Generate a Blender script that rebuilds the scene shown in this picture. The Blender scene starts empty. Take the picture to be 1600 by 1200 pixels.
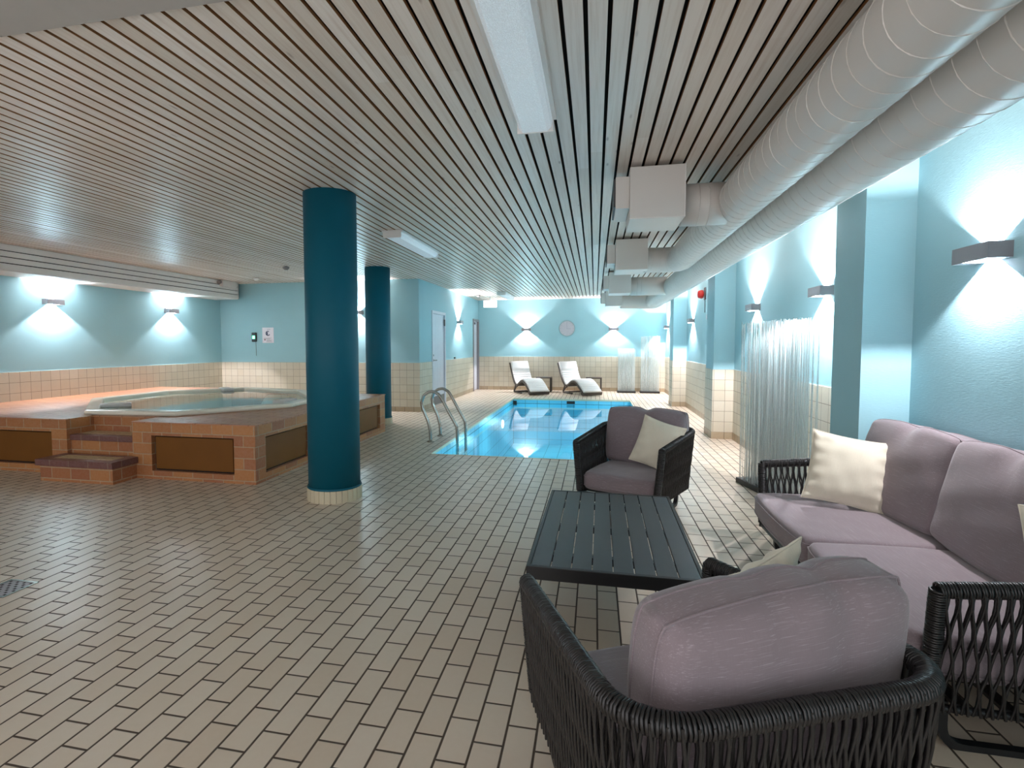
import bpy, bmesh, math, random
from mathutils import Vector, Matrix
R = math.radians; PI = math.pi
random.seed(7)
sc = bpy.context.scene
C = sc.collection

# ---------------------------------------------------------------- camera
f_px, pitch, yaw, roll, sx, sy, camh = 850.532, .05481, -.21857, -.00337, -59.5, -15.6, 1.37387
F = Vector((math.sin(yaw)*math.cos(pitch), math.cos(yaw)*math.cos(pitch), -math.sin(pitch)))
rr = Vector((math.cos(yaw), -math.sin(yaw), 0)); uu = rr.cross(F)
r2 = rr*math.cos(roll)+uu*math.sin(roll); u2 = -rr*math.sin(roll)+uu*math.cos(roll)
cam = bpy.data.cameras.new('camera'); co = bpy.data.objects.new('camera', cam); C.objects.link(co)
m3 = Matrix((r2, u2, -F)).transposed()
co.matrix_world = Matrix.Translation((0, 0, camh)) @ m3.to_4x4()
cam.sensor_width = 36; cam.lens = f_px/1600*36
cam.shift_x = -sx/1600; cam.shift_y = sy/1600
cam.clip_start = .05
sc.camera = co
# ---------------------------------------------------------------- world and exposure
w = bpy.data.worlds.new('world'); sc.world = w; w.use_nodes = True
w.node_tree.nodes['Background'].inputs[0].default_value = (1.0, .97, .99, 1)
w.node_tree.nodes['Background'].inputs[1].default_value = .88
sc.view_settings.view_transform = 'Standard'; sc.view_settings.look = 'None'
sc.view_settings.exposure = 1.05; sc.view_settings.gamma = 1
SCONCE_W = 38.0      # watts of each wall lamp
TUBE_E = .05         # emission of the ceiling tubes' diffusers
POOL_W = 5.0
def lamp(name, loc, watts, col, rad, parent=None):
    l = bpy.data.lights.new(name, 'POINT'); l.energy = watts; l.color = col; l.shadow_soft_size = rad
    o = bpy.data.objects.new(name, l); C.objects.link(o); o.location = loc
    if parent: o.parent = parent
    return o

# ---------------------------------------------------------------- node helpers
def srgb(r, g, b):
    f = lambda c: (c/255/12.92) if c/255 <= .04045 else ((c/255+.055)/1.055)**2.4
    return (f(r), f(g), f(b), 1)
class NT:
    def __init__(s, name):
        s.m = bpy.data.materials.new(name); s.m.use_nodes = True
        s.t = s.m.node_tree; s.b = s.t.nodes['Principled BSDF']; s.out = s.t.nodes['Material Output']
    def n(s, typ, **kw):
        k = s.t.nodes.new(typ)
        for a, b in kw.items(): setattr(k, a, b)
        return k
    def L(s, a, b): s.t.links.new(a, b)
    def math(s, op, a, b=None, c=None):
        k = s.n('ShaderNodeMath', operation=op)
        for i, v in enumerate((a, b, c)):
            if v is None: continue
            if isinstance(v, (int, float)): k.inputs[i].default_value = v
            else: s.L(v, k.inputs[i])
        return k.outputs[0]
    def mix(s, fac, a, b, blend='MIX'):
        k = s.n('ShaderNodeMix', data_type='RGBA', blend_type=blend)
        for i, v in ((0, fac), (6, a), (7, b)):
            if isinstance(v, (int, float, tuple)): k.inputs[i].default_value = v
            else: s.L(v, k.inputs[i])
        return k.outputs[2]
    def pos(s, obj=False):
        tc = s.n('ShaderNodeTexCoord') if obj else s.n('ShaderNodeNewGeometry')
        out = tc.outputs['Object'] if obj else tc.outputs['Position']
        sp = s.n('ShaderNodeSeparateXYZ'); s.L(out, sp.inputs[0])
        return sp.outputs, out
    def noise(s, vec, scale=1, detail=3, sc3=None, rough=.5):
        if sc3:
            mp = s.n('ShaderNodeMapping'); mp.inputs['Scale'].default_value = sc3; s.L(vec, mp.inputs[0]); vec = mp.outputs[0]
        k = s.n('ShaderNodeTexNoise'); k.inputs['Scale'].default_value = scale; k.inputs['Detail'].default_value = detail
        k.inputs['Roughness'].default_value = rough
        s.L(vec, k.inputs['Vector']); return k.outputs[0]
    def ramp(s, fac, a, b):
        k = s.n('ShaderNodeMapRange'); k.inputs[1].default_value = a; k.inputs[2].default_value = b
        s.L(fac, k.inputs[0]); return k.outputs[0]
    def bump(s, h, strength=.3, dist=.01):
        k = s.n('ShaderNodeBump'); k.inputs['Strength'].default_value = strength; k.inputs['Distance'].default_value = dist
        s.L(h, k.inputs['Height']); s.L(k.outputs[0], s.b.inputs['Normal'])
    def set(s, col=None, rough=None, metal=None, spec=None, coat=None):
        for nm, v in (('Base Color', col), ('Roughness', rough), ('Metallic', metal), ('Specular IOR Level', spec), ('Coat Weight', coat)):
            if v is None: continue
            if isinstance(v, (int, float, tuple)): s.b.inputs[nm].default_value = v
            else: s.L(v, s.b.inputs[nm])
        return s.m
def plain(name, col, rough=.5, metal=0, spec=.5, var=.06, scale=9, bump=0):
    k = NT(name); P, v = k.pos(True)
    nz = k.noise(v, scale, 4)
    a = tuple(c*(1-var) for c in col[:3])+(1,); b = tuple(min(1, c*(1+var)) for c in col[:3])+(1,)
    k.set(k.mix(nz, a, b), rough, metal, spec)
    if bump: k.bump(k.noise(v, scale*12, 4), bump, .003)
    return k.m
def tiles(name, ua, va, pu, pv, ou, ov, stagger, joint, ca, cb, grout, rough=.3, cvar=.5, bump=.6, rough_g=.8, dirt=.25, spec=.5):
    """tiles laid in the plane of world axes ua, va (0 x, 1 y, 2 z); courses advance along u, tiles run along v"""
    k = NT(name); P, vec = k.pos()
    u = k.math('DIVIDE', k.math('SUBTRACT', P[ua], ou), pu)
    cu = k.math('FLOOR', u)
    v = k.math('DIVIDE', k.math('SUBTRACT', P[va], ov), pv)
    if stagger: v = k.math('ADD', v, k.math('MULTIPLY', k.math('FLOORED_MODULO', cu, 2.0), stagger))
    cv = k.math('FLOOR', v)
    fu = k.math('SUBTRACT', u, cu); fv = k.math('SUBTRACT', v, cv)
    du = k.math('MULTIPLY', k.math('MINIMUM', fu, k.math('SUBTRACT', 1.0, fu)), pu)
    dv = k.math('MULTIPLY', k.math('MINIMUM', fv, k.math('SUBTRACT', 1.0, fv)), pv)
    d = k.math('MINIMUM', du, dv)
    mr = k.n('ShaderNodeMapRange', interpolation_type='SMOOTHSTEP'); k.L(d, mr.inputs[0])
    mr.inputs[1].default_value = joint*.36; mr.inputs[2].default_value = joint*.64
    mask = mr.outputs[0]
    cb_ = k.n('ShaderNodeCombineXYZ'); k.L(cu, cb_.inputs[0]); k.L(cv, cb_.inputs[1])
    wn = k.n('ShaderNodeTexWhiteNoise', noise_dimensions='2D'); k.L(cb_.outputs[0], wn.inputs[0])
    col = k.mix(k.math('MULTIPLY', wn.outputs[0], cvar), ca, cb)
    big = k.noise(vec, 1.3, 5); fine = k.noise(vec, 40, 4)
    col = k.mix(k.math('MULTIPLY', k.ramp(big, .45, .75), dirt), col, tuple(c*.72 for c in ca[:3])+(1,))
    col = k.mix(k.math('MULTIPLY', fine, .12), col, (.9, .85, .78, 1))
    gr = k.mix(fine, tuple(c*.7 for c in grout[:3])+(1,), grout)
    rg = k.math('ADD', rough, k.math('MULTIPLY', k.math('SUBTRACT', big, .5), .07))
    k.set(k.mix(mask, gr, col), k.math('ADD', k.math('MULTIPLY', mask, k.math('SUBTRACT', rg, rough_g)), rough_g), spec=spec)
    k.bump(k.math('ADD', mask, k.math('MULTIPLY', fine, .05)), bump, .004)
    return k.m
def paint(name, col, rough=.55, weave=True):
    k = NT(name); P, v = k.pos()
    a = k.noise(v, 1, 3, (30, 30, 260)); b = k.noise(v, 2.2, 3)
    k.set(k.mix(b, tuple(c*.95 for c in col[:3])+(1,), col), rough, spec=.3)
    if weave: k.bump(a, .3, .003)
    return k.m

# ---------------------------------------------------------------- materials
TEAL = srgb(154, 199, 209)
M = {}
M['teal'] = paint('teal_wallcovering', TEAL)
M['col'] = paint('deep_blue_wallcovering', srgb(0, 92, 112), .55)
M['white'] = plain('white_paint', srgb(226, 224, 220), .45)
M['duct'] = plain('white_duct_paint', srgb(214, 210, 204), .38, 0, .5, .05, 3)
M['plaster'] = plain('pale_plaster', srgb(176, 172, 166), .7)
X0, Y0 = -1.0369, 1.5551
M['floor'] = tiles('floor_tiles', 0, 1, .106, .212, X0, Y0, .5, .0085, srgb(212, 199, 180), srgb(200, 183, 160), srgb(80, 68, 56), .31, .8, .5, .85, .12, .55)
for ax, nm in ((0, 'x'), (1, 'y')):
    M['dado_'+nm] = tiles('dado_tiles_'+nm, ax, 2, .15, .15, .02, .1, 0, .005, srgb(206, 200, 182), srgb(196, 188, 166), srgb(136, 128, 110), .42, .8, .25)
    M['skirt_'+nm] = tiles('skirting_tiles_'+nm, ax, 2, .2, .3, .02, -.1, 0, .006, srgb(170, 152, 122), srgb(152, 132, 104), srgb(92, 80, 66), .35, .8, .35)
    M['brick_'+nm] = tiles('orange_brick_'+nm, 2, ax, .113, .235, .03, .04, .5, .010, srgb(182, 118, 50), srgb(150, 80, 30), srgb(190, 164, 134), .5, 1, .5, .85, .35)
    M['pool_'+nm] = tiles('pool_wall_tiles_'+nm, ax, 2, .3, .3, .1, -.12, 0, .010, srgb(90, 205, 232), srgb(70, 190, 226), srgb(70, 140, 165), .3, .4, .1, .6, 0)
M['deck'] = tiles('orange_deck_tiles', 1, 0, .075, .3, 0, 0, .5, .006, srgb(186, 128, 84), srgb(166, 104, 66), srgb(130, 92, 66), .42, .9, .35)
M['brick_top'] = tiles('orange_coping_tiles', 1, 0, .235, .235, 0, 0, 0, .008, srgb(205, 140, 90), srgb(180, 104, 64), srgb(186, 160, 134), .4, 1, .35)
M['maroon'] = tiles('maroon_nosing_tiles', 0, 1, .235, .235, .05, .02, 0, .008, srgb(104, 52, 48), srgb(84, 42, 42), srgb(150, 130, 115), .3, .8, .35)
M['tread'] = tiles('cream_tread_tiles', 0, 1, .06, .24, 0, 0, .5, .006, srgb(205, 190, 150), srgb(190, 170, 128), srgb(132, 112, 80), .4, .8, .35)
M['pool_floor'] = tiles('pool_floor_tiles', 0, 1, .3, .6, .1, .1, 0, .012, srgb(96, 208, 232), srgb(84, 198, 228), srgb(60, 140, 165), .3, .3, .1, .6, 0)
M['panel'] = plain('brown_access_board', srgb(118, 76, 30), .5, 0, .2, .10, 4)
M['dark'] = plain('dark_void', srgb(34, 27, 22), .9)
M['rim'] = plain('cream_acrylic', srgb(240, 238, 222), .2)
M['steel'] = plain('brushed_steel', srgb(170, 168, 162), .22, 1, .5, .04)
M['greymetal'] = plain('grey_anodised_metal', srgb(150, 146, 150), .38, .5)
M['black'] = plain('black_lacquer', srgb(34, 36, 38), .35, 0, .5, .1, 30)
M['tabletop'] = plain('charcoal_metal_slats', srgb(64, 68, 72), .38, 0, .5, .08, 20)
M['frame'] = plain('black_powder_coat', srgb(24, 25, 27), .38)
M['rope'] = plain('black_resin_cord', srgb(33, 32, 32), .34, 0, .5, .25, 60)
M['rattan'] = plain('brown_grey_rattan', srgb(78, 72, 66), .6, 0, .4, .25, 90, .4)
M['whitepad'] = plain('white_quilted_canvas', srgb(232, 230, 228), .85, 0, .2, .03, 20)
M['door'] = plain('white_door_paint', srgb(212, 216, 226), .4)
M['grey'] = plain('grey_rubber', srgb(128, 126, 124), .6)
M['red'] = plain('red_plastic', srgb(190, 34, 26), .35)
M['plate'] = plain('grey_back_plate', srgb(70, 72, 74), .5)
M['clockface'] = plain('pale_clock_face', srgb(184, 184, 192), .5)
M['blackbase'] = plain('black_base_board', srgb(30, 28, 28), .5)
M['paper'] = plain('laminated_paper', srgb(232, 228, 236), .25)
M['ink'] = plain('navy_print', srgb(40, 50, 92), .4)
M['inkred'] = plain('muted_red_print', srgb(120, 70, 84), .4)
M['inkgrey'] = plain('grey_print', srgb(150, 150, 160), .5)
M['glassgrey'] = plain('grey_head_rest_foam', srgb(214, 212, 208), .5)
M['seal'] = plain('cream_skirt_tile', srgb(208, 198, 170), .4)

def fabric(name, col, light, pale=.5):
    k = NT(name); P, v = k.pos(True)
    st = k.noise(v, 1, 3, (8, 260, 420), .6); st2 = k.noise(v, 1, 2, (420, 60, 30))
    f = k.ramp(st, .56, .72)
    c = k.mix(k.math('MULTIPLY', f, pale), col, light)
    c = k.mix(k.math('MULTIPLY', st2, .25), c, tuple(x*.6 for x in col[:3])+(1,))
    k.set(c, .9, 0, .15)
    k.b.inputs['Sheen Weight'].default_value = .35
    k.bump(k.math('ADD', st, st2), .15, .002)
    return k.m
M['cush'] = fabric('mauve_grey_slub_fabric', srgb(136, 124, 129), srgb(186, 177, 182))
M['cream'] = fabric('cream_cotton', srgb(232, 226, 206), srgb(240, 235, 220), .3)
# whitewashed ceiling boards
k = NT('whitewashed_boards'); P, v = k.pos()
ci = k.math('FLOOR', k.math('DIVIDE', k.math('SUBTRACT', P[0], -.0478), .096))
off = k.n('ShaderNodeTexWhiteNoise', noise_dimensions='1D'); k.L(ci, off.inputs['W'])
cy = k.math('FLOOR', k.math('ADD', k.math('DIVIDE', P[1], 3.6), k.math('MULTIPLY', off.outputs[0], 5)))
cbx = k.n('ShaderNodeCombineXYZ'); k.L(ci, cbx.inputs[0]); k.L(cy, cbx.inputs[1])
wn = k.n('ShaderNodeTexWhiteNoise', noise_dimensions='2D'); k.L(cbx.outputs[0], wn.inputs[0])
cb2 = k.n('ShaderNodeCombineXYZ'); k.L(P[0], cb2.inputs[0]); k.L(P[1], cb2.inputs[1]); k.L(k.math('MULTIPLY', ci, 3.7), cb2.inputs[2])
g = k.noise(cb2.outputs[0], 1, 6, (60, 1.6, 1), .65)
kn = k.n('ShaderNodeTexVoronoi'); kn.inputs['Scale'].default_value = 1
mp = k.n('ShaderNodeMapping'); mp.inputs['Scale'].default_value = (9, 2.2, 1); k.L(cb2.outputs[0], mp.inputs[0]); k.L(mp.outputs[0], kn.inputs['Vector'])
knot = k.ramp(kn.outputs[0], .10, .03)
base = k.mix(wn.outputs[0], srgb(238, 231, 224), srgb(220, 210, 198))
base = k.mix(k.math('MULTIPLY', k.ramp(g, .45, .75), .45), base, srgb(186, 164, 142))
base = k.mix(k.math('MULTIPLY', knot, .55), base, srgb(110, 84, 66))
k.set(base, .34); M['slat'] = k.m
M['rawwood'] = plain('raw_wood_edge', srgb(150, 104, 62), .7)
# emitters
def emit(name, col, s, base=(.8, .8, .8, 1)):
    k = NT(name); P, v = k.pos(True); k.set(base, .4)
    k.b.inputs['Emission Color'].default_value = col; k.b.inputs['Emission Strength'].default_value = s
    return k
k = emit('prismatic_diffuser', (.72, .88, 1, 1), TUBE_E, (.7, .75, .78, 1)); P, v = k.pos(True)
ck = k.n('ShaderNodeTexVoronoi'); ck.inputs['Scale'].default_value = 150; k.L(v, ck.inputs['Vector'])
k.L(k.math('ADD', TUBE_E, k.math('MULTIPLY', ck.outputs[0], .12)), k.b.inputs['Emission Strength']); k.bump(ck.outputs[0], .6, .004)
k.set(None, .2); M['diff'] = k.m
k = emit('exit_panel', (.85, .97, 1, 1), 3.0); M['exit'] = k.m
k = emit('green_led', (.05, 1, .35, 1), 3.0); M['led'] = k.m
k = emit('pool_lamp_glass', (.9, .97, 1, 1), 12.0); M['poollamp'] = k.m
# water: reflective, lightly tinted sheet that lets light through
def water(name, tint, scale, strength, sc3=(1, 1, 1)):
    k = NT(name); P, v = k.pos()
    t = k.t; t.nodes.remove(k.b)
    tr = k.n('ShaderNodeBsdfTransparent'); tr.inputs[0].default_value = tint
    gl = k.n('ShaderNodeBsdfGlossy'); gl.inputs['Roughness'].default_value = .02; gl.inputs[0].default_value = (1, 1, 1, 1)
    h = k.noise(v, scale, 2, sc3)
    bp = k.n('ShaderNodeBump'); bp.inputs['Strength'].default_value = strength; bp.inputs['Distance'].default_value = .02; k.L(h, bp.inputs['Height'])
    fr = k.n('ShaderNodeFresnel'); fr.inputs[0].default_value = 1.33; k.L(bp.outputs[0], fr.inputs[1]); k.L(bp.outputs[0], gl.inputs['Normal'])
    mx = k.n('ShaderNodeMixShader'); k.L(fr.outputs[0], mx.inputs[0]); k.L(tr.outputs[0], mx.inputs[1]); k.L(gl.outputs[0], mx.inputs[2])
    k.L(mx.outputs[0], k.out.inputs[0]); return k.m
M['water'] = water('pool_water', (.55, .93, .98, 1), 1.4, .05)
M['tubwater'] = water('whirlpool_water', (.80, .95, .96, 1), 4, .10)
k = NT('clear_acrylic'); P, v = k.pos(True)
t = k.t
tr = k.n('ShaderNodeBsdfTransparent'); tr.inputs[0].default_value = (.96, .98, .98, 1)
lw = k.n('ShaderNodeLayerWeight'); lw.inputs[0].default_value = .5
k.set(srgb(232, 240, 240), .15)
k.b.inputs['Coat Weight'].default_value = .5
mx = k.n('ShaderNodeMixShader'); k.L(k.math('ADD', .20, k.math('MULTIPLY', lw.outputs[1], .3)), mx.inputs[0])
k.L(tr.outputs[0], mx.inputs[1]); k.L(k.b.outputs[0], mx.inputs[2]); k.L(mx.outputs[0], k.out.inputs[0]); M['acryl'] = k.m

# ---------------------------------------------------------------- mesh helpers
class MB:
    def __init__(s): s.v = []; s.f = []; s.mi = []; s.sm = []
    def face(s, ids, mi=0, sm=False): s.f.append(ids); s.mi.append(mi); s.sm.append(sm)
    def box(s, x0, x1, y0, y1, z0, z1, mi=0, ms=None, skip=(), T=None):
        """ms: material per axis (x faces, y faces, z faces)"""
        b = len(s.v)
        P = [(x, y, z) for z in (z0, z1) for y in (y0, y1) for x in (x0, x1)]
        if T: P = [tuple(T @ Vector(p)) for p in P]
        s.v += P
        q = {'-z': (0, 2, 3, 1), '+z': (4, 5, 7, 6), '-y': (0, 1, 5, 4), '+y': (2, 6, 7, 3), '-x': (0, 4, 6, 2), '+x': (1, 3, 7, 5)}
        for kx, ids in q.items():
            if kx in skip: continue
            m = mi if ms is None else ms[{'x': 0, 'y': 1, 'z': 2}[kx[1]]]
            s.face(tuple(b+i for i in ids), m)
        return s
    def tube(s, path, rad, n=10, closed=False, mi=0, flat=None, caps=True, up=None):
        """sweep; rad may be a list; flat=(a,b) gives an elliptical/box section scale"""
        path = [Vector(p) for p in path]; N = len(path); b = len(s.v)
        rad = rad if isinstance(rad, (list, tuple)) else [rad]*N
        nrm = None
        for i, p in enumerate(path):
            if closed: t = path[(i+1) % N]-path[i-1]
            else: t = path[min(i+1, N-1)]-path[max(i-1, 0)]
            t.normalize()
            if up is not None: nrm = Vector(up)-t*t.dot(Vector(up)); nrm.normalize()
            elif nrm is None:
                a = Vector((0, 0, 1)) if abs(t.z) < .9 else Vector((1, 0, 0)); nrm = (a-t*a.dot(t)).normalized()
            else: nrm = (nrm-t*nrm.dot(t)).normalized()
            bn = t.cross(nrm)
            for j in range(n):
                a = 2*PI*(j+.5)/n; ca, sa = math.cos(a), math.sin(a)
                if flat: ca *= flat[0]; sa *= flat[1]
                s.v.append(tuple(p+(nrm*ca+bn*sa)*rad[i]))
        for i in range(N if closed else N-1):
            for j in range(n):
                a0 = b+i*n+j; a1 = b+i*n+(j+1) % n; c0 = b+((i+1) % N)*n+j; c1 = b+((i+1) % N)*n+(j+1) % n
                s.face((a0, a1, c1, c0), mi, n > 4)
        if caps and not closed:
            s.face(tuple(b+j for j in range(n))[::-1], mi); s.face(tuple(b+(N-1)*n+j for j in range(n)), mi)
        return s
    def lathe(s, prof, n=40, c=(0, 0, 0), mi=0, axis='z', caps=True, sm=True):
        b = len(s.v)
        for r, h in prof:
            for j in range(n):
                a = 2*PI*j/n; x, y = r*math.cos(a), r*math.sin(a)
                p = {'z': (x, y, h), 'y': (x, h, y), 'x': (h, x, y)}[axis]
                s.v.append((c[0]+p[0], c[1]+p[1], c[2]+p[2]))
        for i in range(len(prof)-1):
            for j in range(n):
                s.face((b+i*n+j, b+i*n+(j+1) % n, b+(i+1)*n+(j+1) % n, b+(i+1)*n+j), mi, sm)
        if caps:
            s.face(tuple(b+j for j in range(n))[::-1], mi); s.face(tuple(b+(len(prof)-1)*n+j for j in range(n)), mi)
        return s
    def prism(s, pts, z0, z1, mi=0, side=None):
        b = len(s.v); n = len(pts)
        s.v += [(x, y, z0) for x, y in pts]+[(x, y, z1) for x, y in pts]
        s.face(tuple(range(b, b+n))[::-1], mi); s.face(tuple(range(b+n, b+2*n)), mi)
        for i in range(n): s.face((b+i, b+(i+1) % n, b+n+(i+1) % n, b+n+i), mi if side is None else side)
        return s
    def ring(s, po, pi_, z0, z1, mi=0):
        """prism frame between outline po and inner outline pi_"""
        n = len(po); b = len(s.v)
        for z in (z0, z1):
            s.v += [(x, y, z) for x, y in po]; s.v += [(x, y, z) for x, y in pi_]
        for i in range(n):
            j = (i+1) % n; o0, i0, o1, i1 = b, b+n, b+2*n, b+3*n
            s.face((o1+i, o1+j, i1+j, i1+i), mi); s.face((o0+i, i0+i, i0+j, o0+j), mi)
            s.face((o0+i, o0+j, o1+j, o1+i), mi); s.face((i0+i, i1+i, i1+j, i0+j), mi)
        return s
    def mesh(s, name, mats):
        me = bpy.data.meshes.new(name); me.from_pydata(s.v, [], s.f)
        for m in (mats if isinstance(mats, (list, tuple)) else [mats]): me.materials.append(m)
        me.polygons.foreach_set('material_index', s.mi); me.polygons.foreach_set('use_smooth', s.sm)
        bm = bmesh.new(); bm.from_mesh(me); bmesh.ops.recalc_face_normals(bm, faces=bm.faces); bm.to_mesh(me); bm.free()
        me.update(); return me
    def build(s, name, mats, parent=None, bevel=0, loc=None):
        o = bpy.data.objects.new(name, s.mesh(name, mats)); C.objects.link(o)
        if parent: o.parent = parent
        if loc: o.location = loc
        if bevel:
            b = o.modifiers.new('bevel', 'BEVEL'); b.width = bevel; b.segments = 2; b.limit_method = 'ANGLE'; b.angle_limit = R(40)
        return o
def tag(o, label, cat, group=None):
    o['label'] = label; o['category'] = cat
    if group: o['group'] = group
    return o
def thing(name, label, cat, loc=(0, 0, 0), rz=0, group=None):
    o = bpy.data.objects.new(name, None); C.objects.link(o); o.location = loc; o.rotation_euler = (0, 0, rz)
    o.empty_display_size = .1
    return tag(o, label, cat, group)
def struct(o): o['kind'] = 'structure'; return o
def copy_tree(o, parent=None):
    c = o.copy(); C.objects.link(c)
    if parent: c.parent = parent
    for ch in [x for x in bpy.data.objects if x.parent == o]: copy_tree(ch, c)
    return c
def arc(c, r, a0, a1, n, plane='xy', fixed=0):
    out = []
    for i in range(n+1):
        a = R(a0+(a1-a0)*i/n); u, v = c[0]+r*math.cos(a), c[1]+r*math.sin(a)
        out.append({'xy': (u, v, fixed), 'xz': (u, fixed, v), 'yz': (fixed, u, v)}[plane])
    return out
def resample(pts, step):
    pts = [Vector(p) for p in pts]; d = [0]
    for a, b in zip(pts, pts[1:]): d.append(d[-1]+(b-a).length)
    n = max(2, round(d[-1]/step)); out = []; j = 0
    for i in range(n+1):
        t = d[-1]*i/n
        while j < len(d)-2 and d[j+1] < t: j += 1
        f = (t-d[j])/max(1e-9, d[j+1]-d[j]); out.append(pts[j].lerp(pts[j+1], f))
    return out
def round_path(pts, r, n=6):
    """polyline with rounded corners"""
    pts = [Vector(p) for p in pts]; out = [pts[0]]
    for i in range(1, len(pts)-1):
        a, b, c = pts[i-1], pts[i], pts[i+1]; u = (a-b).normalized(); v = (c-b).normalized()
        p0, p1 = b+u*r, b+v*r
        for q in range(n+1):
            t = q/n; out.append(p0*(1-t)**2+b*2*t*(1-t)+p1*t*t)
    out.append(pts[-1]); return out

# ================================================================ THE SETTING
XL, XR, XC, YB, YF, H = -8.02, 1.94, -3.46, 10.5, 16.2, 2.69
YN = -1.2
PX0, PX1, PY0, PY1 = -2.01, .85, 6.48, 13.62       # pool opening
# floor with the pool opening left out
b = MB()
for (x0, x1, y0, y1) in ((XL-.1, PX0, YN, YF+.1), (PX1, XR+.1, YN, YF+.1), (PX0, PX1, YN, PY0), (PX0, PX1, PY1, YF+.1)):
    b.box(x0, x1, y0, y1, -.03, 0)
struct(b.build('floor', M['floor']))

# walls: bands of skirting, dado tiles and paint, each course its own slab of one wall mesh
WM = [M['teal'], M['dado_x'], M['dado_y'], M['skirt_x'], M['skirt_y'], M['white']]
def wall_block(b, x0, x1, y0, y1, dado=True, skirt=True, top=H, z0=0):
    """dado tiles stand 8 mm proud on visible faces, the skirting too"""
    if dado:
        if skirt: b.box(x0-.012, x1+.012, y0-.012, y1+.012, 0, .1, ms=(4, 3, 3))
        b.box(x0-.008, x1+.008, y0-.008, y1+.008, .1, 1.0, ms=(2, 1, 5))
        b.box(x0, x1, y0, y1, 1.0, top, 0)
    else: b.box(x0, x1, y0, y1, z0, top, 0)
b = MB(); wall_block(b, XL-.15, XL, YN, YB); struct(b.build('wall_left', WM))
b = MB(); wall_block(b, XL-.15, XC, YB, YB+.15); struct(b.build('wall_back', WM))
# corridor wall with two door openings (Y 11.36..12.44 and 15.42..16.2)
b = MB()
wall_block(b, XC-.15, XC, YB+.15, 11.38); wall_block(b, XC-.15, XC, 12.42, 15.44)
wall_block(b, XC-.15, XC, 11.38, 12.42, dado=False, z0=2.09); wall_block(b, XC-.15, XC, 15.44, YF, dado=False, z0=2.09)
struct(b.build('wall_corridor', WM))
b = MB(); wall_block(b, XC-.15, XR+.15, YF, YF+.15); struct(b.build('wall_far', WM))
b = MB()
wall_block(b, XR, XR+.15, 4.36, YF)
wall_block(b, XR, XR+.15, YN, 4.36, dado=False)
wall_block(b, 1.66, XR+.02, 3.93, 4.36, dado=False)
wall_block(b, 1.66, XR+.02, 8.36, 8.88)
wall_block(b, 1.66, XR+.02, 12.5, 13.0)
struct(b.build('wall_right', WM))
# slatted ceiling: every board a box over a dark void
b = MB()
i0 = int((XL-0)/.096)-1
x = -.0478+i0*.096
while x < XR:
    a0, a1 = max(x+.0095, XL), min(x+.0865, XR)
    if a1 > a0:
        ys = 1.87 if x < -.9 else YN
        dz = random.uniform(-.001, .001)
        b.box(a0, a1, ys, YF, H+dz, H+.018, ms=(1, 1, 0))
    x += .096
b.box(XL-.1, XR+.1, YN, YF+.1, H+.05, H+.10, 2)
struct(b.build('ceiling', [M['slat'], M['rawwood'], M['dark']]))
b = MB(); b.box(XL-.1, -.9, YN, 1.87, 2.665, 2.72); b.box(-2.44, -2.43, YN, 1.868, 2.663, 2.666)
struct(b.build('trim_2', M['plaster']))
# boxed-in boards over the left wall lamps
b = MB()
for z0, z1 in ((2.36, 2.435), (2.448, 2.515), (2.528, 2.595), (2.608, 2.685)): b.box(-7.46, -7.44, YN, 10.35, z0, z1, 0)
b.box(-7.50, -7.462, YN, 10.33, 2.36, 2.69, 1)
b.box(XL, -7.46, YN, 10.35, 2.345, 2.36, 0)
b.box(XL, -7.44, 10.33, 10.35, 2.36, 2.69, 0)
struct(b.build('trim_1', [M['white'], M['dark']]))
# doors
d = struct(bpy.data.objects.new('door_1', None)); C.objects.link(d); d.location = (XC, 11.9, 0)
b = MB()
b.box(-.16, .02, -.54, -.48, 0, 2.11); b.box(-.16, .02, .48, .54, 0, 2.11); b.box(-.16, .02, -.48, .48, 2.05, 2.11)
b.build('door_frame', M['door'], d, .004)
b = MB()
b.box(-.06, -.018, -.478, .478, .01, 2.045)
for i in range(7): b.box(-.018, -.014, -.46+i*.132, -.46+i*.132+.128, .22, 2.03)
b.build('door_leaf', M['door'], d)
b = MB(); b.box(-.018, -.010, -.46, .46, .02, .21); b.build('kick_plate', M['grey'], d)
b = MB(); b.lathe([(.026, 0), (.026, .012)], 20, (-.014, -.40, 1.02), axis='x'); b.tube([(-.01, -.40, 1.02), (.035, -.40, 1.02), (.038, -.28, 1.02)], .009, 8); b.build('door_handle', M['steel'], d)
b = MB(); b.lathe([(.026, 0), (.02, .016)], 20, (-.014, -.40, 1.13), axis='x'); b.build('lock', M['steel'], d)
b = MB(); b.box(0, .022, .44, .50, 1.80, 1.95); b.build('hinge', M['plate'], d)
d = struct(bpy.data.objects.new('door_2', None)); C.objects.link(d); d.location = (XC, 15.82, 0)
b = MB(); b.box(-.16, .03, -.38, -.33, 0, 2.11, 0); b.box(-.16, .03, .33, .38, 0, 2.11, 0); b.box(-.16, .03, -.33, .33, 2.05, 2.11, 0); b.build('door_frame', M['greymetal'], d, .004)
b = MB(); b.box(-.08, -.04, -.33, .33, .01, 2.045); b.build('door_leaf', M['door'], d)
b = MB(); b.box(-.04, -.03, -.15, .15, 1.96, 2.02); b.build('door_closer', M['plate'], d)

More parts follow.
